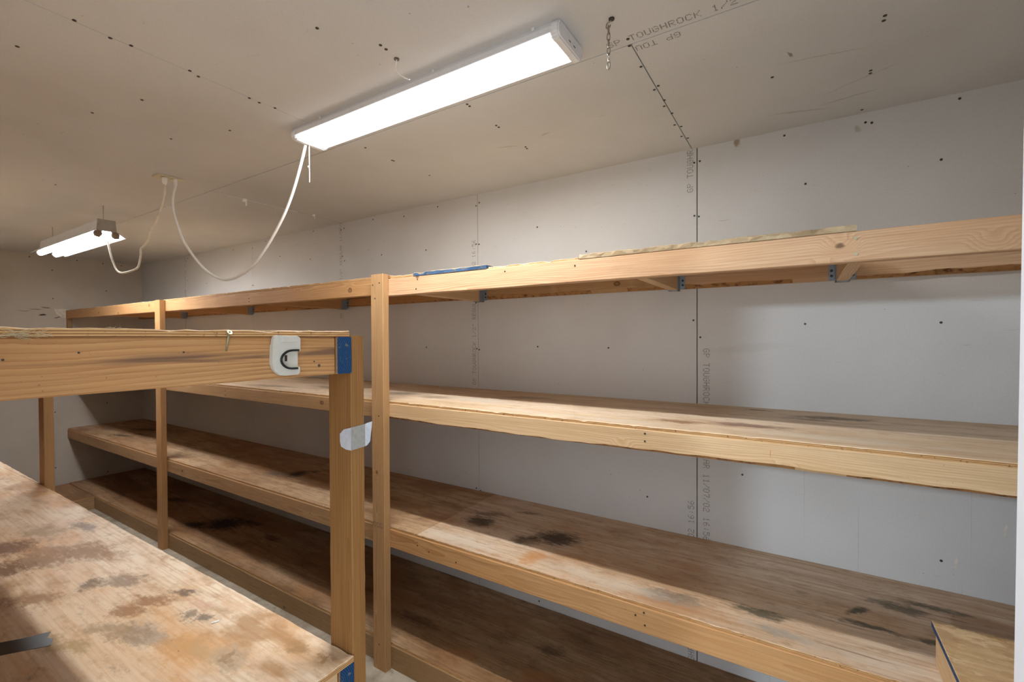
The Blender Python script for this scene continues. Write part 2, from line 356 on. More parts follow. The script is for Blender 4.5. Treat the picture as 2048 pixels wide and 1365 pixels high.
# measured positions
WALL_SCREWS = [(-2.513, 0.824), (-2.216, 0.803), (-1.924, 0.821), (-2.024, 0.561), (-2.431, 0.571), (-1.626, 0.78), (-1.602, 0.795), (-1.627, 0.554), (-1.606, 0.551), (-1.214, 0.6), (-0.929, 0.439), (-2.026, -0.059), (-1.626, -0.065), (-1.607, -0.07), (-1.214, -0.05), (-0.812, -0.053), (-0.411, 0.075), (-1.606, 0.212), (-1.629, 0.208), (-0.407, 0.545), (-0.388, 0.539), (-0.382, -0.002), (0.014, 0.05), (0.421, 0.047), (0.466, 0.826), (0.419, 0.624), (0.224, 0.803), (0.205, 0.809), (-0.059, 0.822), (-0.384, 0.785), (-0.408, 0.783), (0.425, -0.803), (0.014, 0.612), (-1.634, -0.896), (-1.604, -0.906), (-1.211, -1.445), (-0.62, -0.763), (-0.212, -0.594), (-5.242, 0.817), (-5.277, 0.788), (-5.255, 0.594), (-4.046, 0.789), (-4.056, 0.466), (-4.036, 0.465), (-6.37, 0.636), (-3.842, 0.828), (-3.183, 0.828), (-3.634, 0.679), (-3.225, 0.616), (-4.86, 0.538), (-4.367, 0.81), (-2.857, 0.797), (-2.823, 0.803), (-2.842, 0.601), (-2.82, 0.566), (-2.026, -0.06)]
END_SCREWS = [(1.293, 0.809), (1.64, 0.82), (1.849, 0.817), (1.453, 0.698), (1.875, 0.523), (1.455, 0.413), (2.007, 0.811), (1.867, -0.687), (1.868, -1.435), (1.458, -0.731), (1.456, -1.293), (2.187, -0.673), (2.187, -1.428)]
CEIL_SCREWS = [(-1.63, 0.422), (-1.641, 0.5), (-1.633, 0.545), (-1.631, 0.694), (-1.644, 0.724), (-1.641, 0.884), (-1.643, 0.92), (-1.633, 0.972), (-1.962, 0.977), (-3.444, 0.805), (-1.971, 0.687), (-2.253, 0.885), (-2.238, 0.626), (-1.913, 0.371), (-1.117, 0.786), (-1.028, 0.929), (-1.029, 0.951), (-1.029, 1.525), (-1.029, 1.543), (-1.035, 1.765), (-1.039, 1.784), (-1.646, 1.553), (-1.645, 1.563), (-1.024, 1.33), (-1.025, 1.346), (-1.636, 1.802), (-1.637, 1.388), (-0.417, 1.287), (-0.423, 1.319), (-0.408, 1.58), (-0.426, 1.598), (-0.414, 1.687), (-0.426, 1.731), (-0.414, 1.801), (-0.409, 1.933), (-0.428, 1.905), (-0.409, 2.061), (-0.428, 2.029), (-0.425, 1.44), (0.186, 1.582), (0.186, 1.855), (0.187, 1.874), (-0.081, 1.729), (0.191, 2.157), (0.186, 1.559)]
CORD_MAIN = [(-2.757, 1.09, 0.785), (-2.771, 1.093, 0.74), (-2.776, 1.096, 0.676), (-2.754, 1.099, 0.622), (-2.721, 1.102, 0.56), (-2.688, 1.105, 0.506), (-2.629, 1.108, 0.449), (-2.571, 1.111, 0.4), (-2.503, 1.114, 0.351), (-2.424, 1.117, 0.311), (-2.336, 1.12, 0.283), (-2.274, 1.123, 0.277), (-2.191, 1.127, 0.289), (-2.132, 1.13, 0.31), (-2.065, 1.133, 0.338), (-2.0, 1.136, 0.388), (-1.956, 1.139, 0.427), (-1.894, 1.142, 0.489), (-1.853, 1.145, 0.537), (-1.812, 1.148, 0.6), (-1.781, 1.151, 0.662), (-1.75, 1.154, 0.735), (-1.738, 1.157, 0.773)]
CORD_STRIP = [(-2.78, 1.06, 0.787), (-2.784, 1.062, 0.74), (-2.835, 1.064, 0.678), (-2.903, 1.066, 0.623), (-2.979, 1.068, 0.587), (-3.01, 1.071, 0.544), (-3.066, 1.073, 0.516), (-3.13, 1.075, 0.506), (-3.129, 1.077, 0.475), (-3.153, 1.079, 0.436), (-3.186, 1.081, 0.404), (-3.271, 1.083, 0.397), (-3.405, 1.085, 0.393), (-3.477, 1.087, 0.403), (-3.532, 1.089, 0.426), (-3.586, 1.092, 0.477), (-3.631, 1.094, 0.528), (-3.667, 1.096, 0.586), (-3.703, 1.098, 0.638)]

# ------------------------------------------------------------------ object helpers
def link(name, me, mats, parent=None, loc=(0, 0, 0), rot=None):
    o = bpy.data.objects.new(name, me)
    col.objects.link(o)
    o.location = loc
    if rot is not None:
        o.rotation_euler = rot
    for m in (mats if isinstance(mats, (list, tuple)) else [mats]):
        if me is not None and len(me.materials) < len(mats if isinstance(mats, (list, tuple)) else [mats]):
            me.materials.append(m)
    if parent is not None:
        o.parent = parent
        o.location = Vector(loc) - wloc(parent)
    return o


def wloc(o):
    v = Vector((0, 0, 0))
    while o is not None:
        v += o.location
        o = o.parent
    return v


def empty(name, loc, label, cat, group=None):
    o = bpy.data.objects.new(name, None)
    col.objects.link(o)
    o.location = loc
    o.empty_display_size = 0.1
    return tag(o, label, cat, group)


def tag(o, label, cat, group=None):
    o['label'] = label
    o['category'] = cat
    if group:
        o['group'] = group
    return o


def mesh(bm, name='m', smooth=False):
    me = bpy.data.meshes.new(name)
    bmesh.ops.recalc_face_normals(bm, faces=bm.faces)
    bm.to_mesh(me)
    bm.free()
    if smooth:
        for f in me.polygons:
            f.use_smooth = True
    return me


def add_box(bm, x0, x1, y0, y1, z0, z1, mi=0):
    vs = [bm.verts.new(c) for c in ((x0, y0, z0), (x1, y0, z0), (x1, y1, z0), (x0, y1, z0), (x0, y0, z1), (x1, y0, z1), (x1, y1, z1), (x0, y1, z1))]
    fs = []
    for q in ((0, 3, 2, 1), (4, 5, 6, 7), (0, 1, 5, 4), (1, 2, 6, 5), (2, 3, 7, 6), (3, 0, 4, 7)):
        f = bm.faces.new([vs[i] for i in q])
        f.material_index = mi
        fs.append(f)
    return fs


def box(name, x0, x1, y0, y1, z0, z1, mat, parent=None, bevel=0.0):
    c = Vector(((x0 + x1) / 2, (y0 + y1) / 2, (z0 + z1) / 2))
    bm = bmesh.new()
    add_box(bm, x0 - c.x, x1 - c.x, y0 - c.y, y1 - c.y, z0 - c.z, z1 - c.z)
    if bevel:
        bmesh.ops.bevel(bm, geom=bm.edges[:], offset=bevel, segments=2, affect='EDGES', profile=0.6)
    return link(name, mesh(bm), mat, parent, c)


NB = [0]


def board(name, x0, x1, y0, y1, z0, z1, axis, mat, parent, seed=None, bri=0.5, wane=None, wane_amp=0.0, end_mat=None, label=None):
    """a sawn board with eased, slightly uneven edges; its own X runs along the grain.
    wane = (y sign, z sign) of the long edge that still carries bark."""
    NB[0] += 1
    seed = (NB[0] * 0.61803) % 1.0 if seed is None else seed
    rng = random.Random(NB[0] * 13 + 5)
    c = Vector(((x0 + x1) / 2, (y0 + y1) / 2, (z0 + z1) / 2))
    if axis == 'x':
        L, W, T, rot = x1 - x0, y1 - y0, z1 - z0, None
    elif axis == 'y':
        L, W, T, rot = y1 - y0, x1 - x0, z1 - z0, (0, 0, math.pi / 2)
    else:
        L, W, T, rot = z1 - z0, y1 - y0, x1 - x0, (0, -math.pi / 2, 0)
    n = max(2, int(L / (0.03 if wane else 0.12)))
    e = 0.0022
    bm = bmesh.new()
    rings = []
    corners = ((-1, -1), (1, -1), (1, 1), (-1, 1))
    for i in range(n + 1):
        x = -L / 2 + L * i / n
        vs = []
        for (sy, sz) in corners:
            j = e * rng.uniform(0.7, 1.5)
            jy = jz = j
            if wane == (sy, sz):
                a = wane_amp * max(0.08, 0.62 + 0.9 * mnoise.noise(Vector((x * 2.3 + NB[0], 3.3, 0))) + 0.35 * mnoise.noise(Vector((x * 14 + NB[0], 1.3, 0))))
                jy, jz = max(e, a * 1.2), max(e, a)
                jy = min(jy, W * 0.9)
            cy, cz = sy * W / 2, sz * T / 2
            first = (cy, cz - sz * jz)
            second = (cy - sy * jy, cz)
            if (sy, sz) in ((1, -1), (-1, 1)):
                first, second = second, first
                vs += [first, second]
            else:
                vs += [first, second]
        # order so that the loop runs round the section
        (a0, a1, b0, b1, c0, c1, d0, d1) = vs
        rings.append([bm.verts.new((x, q[0], q[1])) for q in (a1, b0, b1, c0, c1, d0, d1, a0)])
    wi = {(-1, -1): 7, (1, -1): 1, (1, 1): 3, (-1, 1): 5}.get(wane, -1)
    for i in range(n):
        for k in range(8):
            f = bm.faces.new((rings[i][k], rings[i][(k + 1) % 8], rings[i + 1][(k + 1) % 8], rings[i + 1][k]))
            if k == wi:
                xx = (rings[i][0].co.x + rings[i + 1][0].co.x) / 2
                f.material_index = 1 if mnoise.noise(Vector((xx * 3 + NB[0], 0, 7.7))) > -0.45 else 0
    f0 = bm.faces.new(rings[0][::-1])
    f1 = bm.faces.new(rings[-1])
    mats = [mat, M['bark']]
    if end_mat is not None:
        f1.material_index = f0.material_index = 2
        mats.append(end_mat)
    o = link(name, mesh(bm), mats, parent, c, rot)
    o.color = (seed, bri, 0.5, 1)
    if label:
        o['label'] = label
    return o


def deck(name, x0, x1, y0, y1, z0, z1, mat, parent, ragged=(), amp=0.0015, edge=None, label=None, org=None):
    """sheet of plywood: veneer on the faces, laminations on the edges; ragged = sides whose lip is splintered"""
    org = Vector(org) if org is not None else wloc(parent)
    bm = bmesh.new()
    nx, ny = max(1, int((x1 - x0) / 0.02)), max(1, int((y1 - y0) / 0.02))
    loop = [(x0 + (x1 - x0) * i / nx, y0, 'f') for i in range(nx)] + [(x1, y0 + (y1 - y0) * i / ny, 'r') for i in range(ny)] \
        + [(x1 - (x1 - x0) * i / nx, y1, 'b') for i in range(nx)] + [(x0, y1 - (y1 - y0) * i / ny, 'l') for i in range(ny)]
    rng = random.Random(int((x0 + y0 + z0) * 1000))
    top, mid, bot = [], [], []
    for (x, y, s) in loop:
        a = amp if s in ragged else 0.0002
        dx, dy = rng.uniform(-a, a), rng.uniform(-a, a)
        dz = -abs(rng.gauss(0, a * 0.9)) if s in ragged else 0
        if s in ragged and rng.random() < 0.07:
            dz -= a * 2.0
        top.append(bm.verts.new((x + dx - org.x, y + dy - org.y, z1 + dz - org.z)))
        sx, sy = {'f': (0, 1), 'b': (0, -1), 'l': (1, 0), 'r': (-1, 0)}[s]
        mid.append(bm.verts.new((x + dx - org.x, y + dy - org.y, z1 + dz - .0016 - org.z)))
        top[-1].co += Vector((sx, sy, 0)) * .0016
        bot.append(bm.verts.new((x - org.x, y - org.y, z0 - org.z)))
    n = len(loop)
    for i in range(n):
        f = bm.faces.new((bot[i], bot[(i + 1) % n], mid[(i + 1) % n], mid[i]))
        f.material_index = 1
        bm.faces.new((mid[i], mid[(i + 1) % n], top[(i + 1) % n], top[i]))
    bm.faces.new(top)
    bm.faces.new(bot[::-1])
    o = link(name, mesh(bm), [mat, edge or M['edge']], parent, org)
    if label:
        o['label'] = label
    return o


def tube(name, pts, r, mat, parent=None, sides=8, caps=True, org=None, smooth_path=2):
    P = [Vector(q) for q in pts]
    for _ in range(smooth_path):           # corner cutting
        Q = [P[0]]
        for a, b in zip(P, P[1:]):
            Q += [a * 0.75 + b * 0.25, a * 0.25 + b * 0.75]
        P = Q + [P[-1]]
    org = Vector(org) if org is not None else P[0].copy()
    bm = bmesh.new()
    ring = []
    prev = None
    for i, c in enumerate(P):
        d = (P[min(i + 1, len(P) - 1)] - P[max(i - 1, 0)]).normalized()
        u = prev - d * prev.dot(d) if prev is not None else d.orthogonal()
        if u.length < 1e-6:
            u = d.orthogonal()
        u.normalize()
        prev = u
        v = d.cross(u)
        ring.append([bm.verts.new(c - org + (u * math.cos(2 * math.pi * k / sides) + v * math.sin(2 * math.pi * k / sides)) * r) for k in range(sides)])
    for a, b in zip(ring, ring[1:]):
        for k in range(sides):
            bm.faces.new((a[k], a[(k + 1) % sides], b[(k + 1) % sides], b[k]))
    if caps:
        bm.faces.new(ring[0][::-1]); bm.faces.new(ring[-1])
    return link(name, mesh(bm, smooth=True), mat, parent, org)


def prism(name, prof, axis, a0, a1, mat, parent=None, bevel=0.0, face_mats=None, org=None):
    """extrude a closed outline; axis 'x': prof is (y,z); axis 'y': (x,z); axis 'z': (x,y)"""
    mk = {'x': lambda a, u, v: Vector((a, u, v)), 'y': lambda a, u, v: Vector((u, a, v)), 'z': lambda a, u, v: Vector((u, v, a))}[axis]
    um, vm = sum(q[0] for q in prof) / len(prof), sum(q[1] for q in prof) / len(prof)
    org = Vector(org) if org is not None else mk((a0 + a1) / 2, um, vm)
    bm = bmesh.new()
    A = [bm.verts.new(mk(a0, u, v) - org) for u, v in prof]
    B = [bm.verts.new(mk(a1, u, v) - org) for u, v in prof]
    n = len(prof)
    for i in range(n):
        f = bm.faces.new((A[i], A[(i + 1) % n], B[(i + 1) % n], B[i]))
        if face_mats:
            f.material_index = face_mats[i]
    bm.faces.new(A[::-1]); bm.faces.new(B)
    if bevel:
        bmesh.ops.recalc_face_normals(bm, faces=bm.faces)
        ed = [e for e in bm.edges if len(e.link_faces) == 2 and e.calc_face_angle(0) > 0.5]
        bmesh.ops.bevel(bm, geom=ed, offset=bevel, segments=2, affect='EDGES')
    return link(name, mesh(bm), mat, parent, org)


def disc(bm, c, nrm, r, h=0.0008, seg=10):
    nrm = Vector(nrm).normalized()
    u = nrm.orthogonal().normalized(); v = nrm.cross(u)
    c = Vector(c)
    a = [bm.verts.new(c + (u * math.cos(2 * math.pi * k / seg) + v * math.sin(2 * math.pi * k / seg)) * r) for k in range(seg)]
    b = [bm.verts.new(q.co + nrm * h) for q in a]
    for k in range(seg):
        bm.faces.new((a[k], a[(k + 1) % seg], b[(k + 1) % seg], b[k]))
    bm.faces.new(b); bm.faces.new(a[::-1])


def struct(o):
    o['kind'] = 'structure'
    return o


def adopt(o, parent, at):
    """hang o under a (possibly turned) part, keeping it where it stands"""
    m = Matrix.Translation(wloc(parent)) @ parent.rotation_euler.to_matrix().to_4x4()
    o.parent = parent
    o.matrix_parent_inverse = m.inverted()
    o.location = at


HEADS = {}


def heads(name, pts, nrm, r, mat, parent):
    """small fastener heads, one object each, sharing a mesh"""
    key = (name, tuple(nrm), r)
    for q in pts:
        if key not in HEADS:
            bm = bmesh.new()
            disc(bm, (0, 0, 0), nrm, r, 0.0012)
            o = link(name, mesh(bm), mat, parent, q)
            HEADS[key] = o
        else:
            o = HEADS[key].copy()
            col.objects.link(o)
            o.parent = parent
            o.location = Vector(q) - wloc(parent)


# ------------------------------------------------------------------ room shell
XSEAM = [-0.3958 - 1.2192 * k for k in range(5)]


def panels(name, cells, mat, gapmat, slab):
    """drywall sheets with real open joints in front of a dark backing, one mesh"""
    bm = bmesh.new()
    for c in cells:
        add_box(bm, *c)
    add_box(bm, *slab, mi=1)
    return struct(link(name, mesh(bm), [mat, gapmat]))


xs = [XR] + XSEAM + [XE]
gaps = [0.0, 0.0042, 0.0028, 0.0012, 0.0024, 0.0010, 0.0]
cells = []
for k in range(6):
    cells.append((xs[k + 1] + gaps[k + 1] / 2, xs[k] - gaps[k] / 2, YW, YW + 0.012, ZF, HC + 0.02))
wall_r = panels('wall_right', cells, M['wall'], M['gap'], (XE - 0.06, XR + 0.06, YW + 0.012, YW + 0.07, ZF, HC + 0.02))
wall_e = struct(box('wall_left', XE - 0.06, XE, YN - 0.12, YW, ZF, HC + 0.02, M['wall_end']))
wall_e.data.transform(Matrix.Translation(wall_e.location)); wall_e.location = (0, 0, 0)
wall_o = struct(box('wall_back', XR, XR + 0.06, YN - 0.12, YW, ZF, HC + 0.02, M['wall']))
wall_o.data.transform(Matrix.Translation(wall_o.location)); wall_o.location = (0, 0, 0)
DX0, DX1, DZ = -0.62, 0.30, 0.475
bm = bmesh.new()
add_box(bm, XE, DX0, YN - 0.12, YN, ZF, HC + 0.02)
add_box(bm, DX1, XR, YN - 0.12, YN, ZF, HC + 0.02)
add_box(bm, DX0, DX1, YN - 0.12, YN, DZ, HC + 0.02)
wall_n = struct(link('wall_front', mesh(bm), M['wall']))
bm = bmesh.new()
add_box(bm, DX0 - 0.07, DX0 + 0.012, YN, YN + 0.014, ZF, DZ + 0.06)
add_box(bm, DX0 + 0.012, DX1 - 0.012, YN, YN + 0.014, DZ - 0.012, DZ + 0.06)
struct(link('trim_1', mesh(bm), M['door']))
YSEAM = 1.316
ccells = []
near = [XR, 0.802, -1.637, -4.076, XE]
far = [XR, -0.417, -2.845, -5.28, XE]
for k in range(4):
    g0 = 0.0024 if k else 0
    ccells.append((near[k + 1] + (0.0008 if k < 3 else 0), near[k] - (0.0008 if k else 0), YN - 0.12, YSEAM - 0.002, HC, HC + 0.012))
    ccells.append((far[k + 1] + (0.0018 if k < 3 else 0), far[k] - (0.0018 if k else 0), YSEAM + 0.002, YW, HC, HC + 0.012))
ceil = panels('ceiling', ccells, M['ceiling'], M['gap'], (XE - 0.06, XR + 0.06, YN - 0.12, YW + 0.07, HC + 0.012, HC + 0.06))
bm = bmesh.new()
add_box(bm, XE - 0.06, XR + 0.06, -3.2, YW + 0.07, ZF - 0.1, ZF)
floor = struct(link('floor', mesh(bm), M['floor']))

# open door, its free edge at the right border of the view
door = box('door_1', 0.262, 0.297, 0.052, 0.948, ZF + 0.012, 0.452, M['door'], None, 0.002)
door.rotation_euler = (0, math.radians(0.42), 0)
struct(door)
bm = bmesh.new()
for zz in (-1.35, -0.55, 0.25):
    add_box(bm, -0.003, 0.003, -0.012, 0.0, zz - 0.045 + 0.57, zz + 0.045 + 0.57)
hg = link('door_hinge', mesh(bm), M['galv'], door, (0.300, 0.05, -0.57))

# fasteners in the drywall, one head each
heads('screw_head', [(x, YW, z) for x, z in WALL_SCREWS if x > XE + .02], (0, -1, 0), 0.0044, M['screw'], wall_r)
heads('screw_head', [(XE, y, z) for y, z in END_SCREWS if y < YW - .01], (1, 0, 0), 0.0055, M['screw'], wall_e)
heads('screw_head', [(x, y, HC) for x, y in CEIL_SCREWS], (0, 0, -1), 0.0048, M['screw'], ceil)

# printing along the sheet edges: 5 x 7 dot letters
F57 = {'G': '01110 10001 10000 10111 10001 10001 01110', 'P': '11110 10001 10001 11110 10000 10000 10000', 'T': '11111 00100 00100 00100 00100 00100 00100',
       'O': '01110 10001 10001 10001 10001 10001 01110', 'U': '10001 10001 10001 10001 10001 10001 01110', 'H': '10001 10001 10001 11111 10001 10001 10001',
       'R': '11110 10001 10001 11110 10100 10010 10001', 'C': '01110 10001 10000 10000 10000 10001 01110', 'K': '10001 10010 10100 11000 10100 10010 10001',
       '1': '00100 01100 00100 00100 00100 00100 01110', '/': '00001 00001 00010 00100 01000 10000 10000', '2': '01110 10001 00001 00110 01000 10000 11111',
       '"': '01010 01010 01010 00000 00000 00000 00000', 'E': '11111 10000 10000 11110 10000 10000 11111', 'L': '10000 10000 10000 10000 10000 10000 11111',
       'A': '01110 10001 10001 11111 10001 10001 10001', '0': '01110 10001 10001 10001 10001 10001 01110', '7': '11111 00001 00010 00010 00100 00100 00100',
       '6': '00110 01000 10000 11110 10001 10001 01110', ':': '00000 00100 00100 00000 00100 00100 00000', '5': '11111 10000 11110 00001 00001 10001 01110', ' ': '00000 ' * 7}
TXT = 'GP TOUGHROCK 1/2" REGULAR 11/07/02 16:56'


def printed(text, org, along, up, nrm, pitch, height, parent, lo=None, hi=None, axis=2, dot=0.78):
    along, up, nrm, org = Vector(along), Vector(up), Vector(nrm), Vector(org)
    bm = bmesh.new()
    cw, ch = pitch / 6.2, height / 7
    for i, chx in enumerate(text):
        rows = F57[chx].split()
        for r, row in enumerate(rows):
            for k, b in enumerate(row):
                if b != '1':
                    continue
                c = org + along * (i * pitch + (k + .5) * cw) + up * ((6.5 - r) * ch) + nrm * 0.0003
                if lo is not None and not (lo < c[axis] < hi):
                    continue
                a, u = along * cw * dot / 2, up * ch * dot / 2
                if (r * 7 + k * 3 + i * 5) % 11 == 0:
                    a, u = a * .6, u * .6
                vs = [bm.verts.new(c + s * a + q * u) for s, q in ((-1, -1), (1, -1), (1, 1), (-1, 1))]
                bm.faces.new(vs)
    me = bpy.data.meshes.new('print')
    bm.to_mesh(me); bm.free()
    o = link('printed_text', me, M['print'], parent)
    o.location = (0, 0, 0)
    o['label'] = 'grey dotted printing on the drywall'
    return o


N = (0, -1, 0)
UPW = dict(along=(0, 0, 1), up=(-1, 0, 0), nrm=N, pitch=0.0216, height=0.027, parent=wall_r, lo=ZF, hi=HC)
printed(TXT, (-0.412, YW, 0.653), **UPW)
printed(TXT, (-0.408, YW, -1.605), **UPW)
printed(TXT, (-1.632, YW, -0.279), **UPW)
printed(TXT, (-2.848, YW, 0.149), **UPW)
printed(TXT, (-5.290, YW, -0.03), **UPW)
printed(TXT, (-0.370, YW, -0.053), (0, 0, -1), (1, 0, 0), N, 0.0216, 0.027, wall_r, ZF, HC)
printed(TXT, (-0.478, 1.300, HC), (1, 0, 0), (0, -1, 0), (0, 0, -1), 0.0216, 0.026, ceil, -2, XR, 0)
printed('GP TOUGHROCK', (-0.286, 1.330, HC), (-1, 0, 0), (0, 1, 0), (0, 0, -1), 0.0216, 0.026, ceil, -0.415, XR, 0)

# torn paper where a timber end was let into the end wall, and two flaps torn in the long wall
prism('torn_paper', [(1.458, 0.318), (1.476, 0.262), (1.50, 0.236), (1.535, 0.220), (1.573, 0.222), (1.574, 0.309), (1.52, 0.313), (1.48, 0.307)], 'x', XE, XE + 0.0012, M['paper'], wall_e)
for (x, z, s) in ((0.459, -0.80, 1), (0.582, -0.655, 1)):
    prism('torn_paper', [(x - .004, z - .016), (x + .006, z + .018 * s), (x + .010, z + .014), (x + .003, z - .022)], 'y', YW - 0.0012, YW, M['paper'], wall_r)

# ------------------------------------------------------------------ deep shelving along the long wall
U = empty('shelving_unit', (-2.7, 1.87, ZF), 'long three-tier timber and plywood shelving built in along the white drywall wall', 'shelving')
XB = [XE + 0.01, -4.09, -1.70, 0.80]                # where the front boards butt, behind the posts
# posts, nailed over the board ends
pst = board('post', -1.750, -1.667, 1.509, YS, ZF, 0.305, 'z', M['b_post'], U, seed=.31, bri=.52)
pst2 = board('post', -4.152, -4.068, 1.509, YS, ZF, 0.296, 'z', M['b_orange'], U, seed=.77, bri=.5)
board('post', 0.74, 0.823, 1.509, YS, ZF, 0.305, 'z', M['b_post'], U, seed=.12)
# top tier frame
board('front_board', XB[0], XB[1] - .001, YS, YS + .038, 0.212, 0.290, 'x', M['b_orange'], U, seed=.05, bri=.5)
board('front_board', XB[1], XB[2] - .001, YS, YS + .038, 0.210, 0.288, 'x', M['b_orange'], U, seed=.42, bri=.56)
board('front_board', XB[2], XB[3], YS, YS + .038, 0.202, 0.284, 'x', M['b_top'], U, seed=.63, bri=.53)
board('ledger', XE + .01, -1.60, YW - .038, YW, 0.226, 0.283, 'x', M['b_orange'], U, seed=.2, bri=.46, wane=(-1, -1), wane_amp=.010)
board('ledger', -1.599, -0.46, YW - .038, YW, 0.220, 0.283, 'x', M['b_mid'], U, seed=.9, wane=(-1, -1), wane_amp=.022)
board('ledger', -0.459, XB[3], YW - .038, YW, 0.216, 0.283, 'x', M['b_top'], U, seed=.55, wane=(-1, -1), wane_amp=.020)
for i, x in enumerate((0.132, -0.482, -1.565, -2.770, -4.0, -5.21)):
    j = board('joist', x - .019, x + .019, YS + .038, YW - .038, 0.208, 0.2835, 'y', M['b_pale'] if i < 3 else M['b_orange'], U, bri=.5)
    # sheet steel hanger: seat, two cheeks, two flanges with a nail hole
    bm = bmesh.new()
    yl = YW - .038
    for a in ((x - .0215, x + .0215, yl - .045, yl, .2055, .2078), (x - .0215, x - .0193, yl - .045, yl, .2055, .270), (x + .0193, x + .0215, yl - .045, yl, .2055, .270),
              (x - .043, x - .0205, yl - .0022, yl, .214, .278), (x + .0205, x + .043, yl - .0022, yl, .214, .278)):
        add_box(bm, *(q - o for q, o in zip(a, (x, x, yl, yl, .21, .21))))
    for dx in (-.033, .033):
        for dz in (.042, .022):
            n0 = len(bm.faces)
            disc(bm, (dx, -.0022, dz), (0, -1, 0), .0052)
            bm.faces.ensure_lookup_table()
            for f in bm.faces[n0:]:
                f.material_index = 1
    h = link('joist_hanger', mesh(bm), [M['galv'], M['screw']], None, (0, 0, 0))
    h['label'] = 'galvanised steel hanger'
    adopt(h, j, (x, yl, .21))
# top tier sheets (nothing lies right of the last one)
deck('deck', XE + .012, -4.10, YS + .001, YW - .002, 0.2905, 0.300, M['dtop'], U, ('f',))
deck('deck', -4.098, -1.66, YS + .001, YW - .002, 0.2885, 0.301, M['dtop'], U, ('f',))
deck('deck', -1.658, -1.508, YS + .001, YW - .002, 0.2845, 0.296, M['dtop'], U, ('f',))
deck('deck', -1.506, -1.096, YS - .002, YW - .002, 0.2845, 0.3015, M['osb_old'], U, ('f',), .003, M['blue_old'], 'grey strand board with a faded blue front edge')
deck('deck', -1.090, -0.690, YS + .006, YW - .002, 0.2845, 0.292, M['dtop'], U, ('f',))
deck('deck', -0.684, 0.126, YS - .001, YW - .002, 0.2845, 0.3025, M['osb_old'], U, ('f', 'r'), .003, M['osb_old'], 'rough strand board sheet')

for (z, dm, bm_l, bm_r, hb, ys) in ((-0.301, 'd2', 'b_mid', 'b_pale', .073, -1.55), (-0.907, 'd1', 'b_mid', 'b_orange', .087, -1.50), (-1.470, 'd0', 'b_low', 'b_low', .100, -1.065)):
    x0 = XE + 0.006
    zb = z - .0125
    low = z < -1.2
    for k, (a, b) in enumerate(zip(XB, XB[1:])):
        a2 = -5.62 if (low and k == 0) else a
        mm = M[bm_r] if k == 2 else M[bm_l]
        kw = {}
        if dm == 'd2' and k == 2:
            kw = dict(wane=(-1, -1), wane_amp=.013, seed=.36, bri=.53)
        elif dm == 'd1' and k == 2:
            kw = dict(seed=.84, bri=.57)
        board('front_board', a2, b - .001, YS, YS + .038, ZF if low else zb - hb, zb - .0003, 'x', mm, U, **kw)
    board('ledger', XE + .01, XB[3], YW - .038, YW, zb - .089, zb - .0003, 'x', M['b_low'], U)
    for (a, b) in ((x0, -3.93), (-3.928, ys - .001), (ys, XB[3])):
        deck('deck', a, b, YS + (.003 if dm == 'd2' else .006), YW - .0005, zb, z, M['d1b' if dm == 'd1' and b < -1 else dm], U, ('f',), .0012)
board('cleat', XE, XE + .038, 1.552, 1.59, 0.06, 0.211, 'z', M['b_low'], U)
# floor level return across the far end of the aisle
board('front_board', -5.658, -5.62, YN + .01, YS - .001, ZF, -1.4875, 'y', M['b_low'], U, bri=.6)
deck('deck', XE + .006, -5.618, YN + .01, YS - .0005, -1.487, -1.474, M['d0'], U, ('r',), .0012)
heads('nail_head', [(0.125, YS, 0.222), (0.125, YS, 0.265)], N, .0042, M['zinc'], U)
heads('nail_head', [(-1.481, YS, .268), (-1.49, YS, .225), (-0.7, YS, .262), (-1.005, YS, .266), (-1.492, YS, -.955), (-1.422, YS, -.968), (-1.265, YS, -.975), (-0.478, YS, -.953),
                    (-.449, YS, -.936), (-.446, YS, -.978), (-.445, YS, -.326), (-.445, YS, -.352), (-3.2, YS, -.34), (-3.2, YS, -.37), (-2.9, YS, .25), (-2.9, YS, .23), (-2.3, YS, -.97)], N, .0034, M['screw'], U)
heads('nail_head', [(-1.735, 1.509, .255), (-1.69, 1.509, .262), (-1.72, 1.509, .19), (-1.70, 1.509, -.37), (-1.71, 1.509, -1.47)], N, .0034, M['screw'], U)
box('pencil_mark', -.0765, -.0755, YS - .0003, YS, -.3545, -.3345, M['tick'], U)
# stamp on the middle post
st = printed('CCC', (-1.742, 1.509, -0.905), (1, 0, 0), (0, 0, 1), N, 0.022, 0.024, None)
adopt(st, pst, (0, 0, 0))
st.name = 'stamped_letters'
st['label'] = 'letters CCC stamped into the post'
st.data.materials[0] = M['nail']

# ------------------------------------------------------------------ near shelving at the left of the doorway
V = empty('shelving_unit', (-3.2, .37, ZF), 'nearer timber shelving at the left with a white plastic holder on its end rail', 'shelving')
XL = -0.875
board('post', -.957, XL, .695, .733, ZF, .006, 'z', M['b_postn'], V, seed=.23, bri=.5, wane=(1, 1), wane_amp=.006)
board('post', -3.30, -3.217, .695, .733, ZF, .006, 'z', M['b_post'], V, seed=.5)
board('post', -5.58, -5.50, .695, .733, ZF, .006, 'z', M['b_post'], V)
board('post', XL - .082, XL, YN + .002, YN + .04, ZF, .003, 'z', M['b_post'], V)
for zt, h, mm in ((0.0035, .083, 'b_near'), (-.7455, .089, 'b_pale'), (-1.484, ZF, 'b_low')):
    zb = ZF if h < 0 else zt - h
    board('front_board', -5.60, XL + .003, .657, .695, zb, zt, 'x', M['b_mid'], V, end_mat=M['blue'], label='rail whose sawn end is painted blue')
    board('end_board', XL - .038, XL, YN + .042, .652, zb, zt, 'y', M[mm], V, seed=.14 if zt > 0 else None, bri=.55)
    board('back_board', -5.60, XL - .085, YN + .002, YN + .04, zb, zt, 'x', M['b_low'], V)
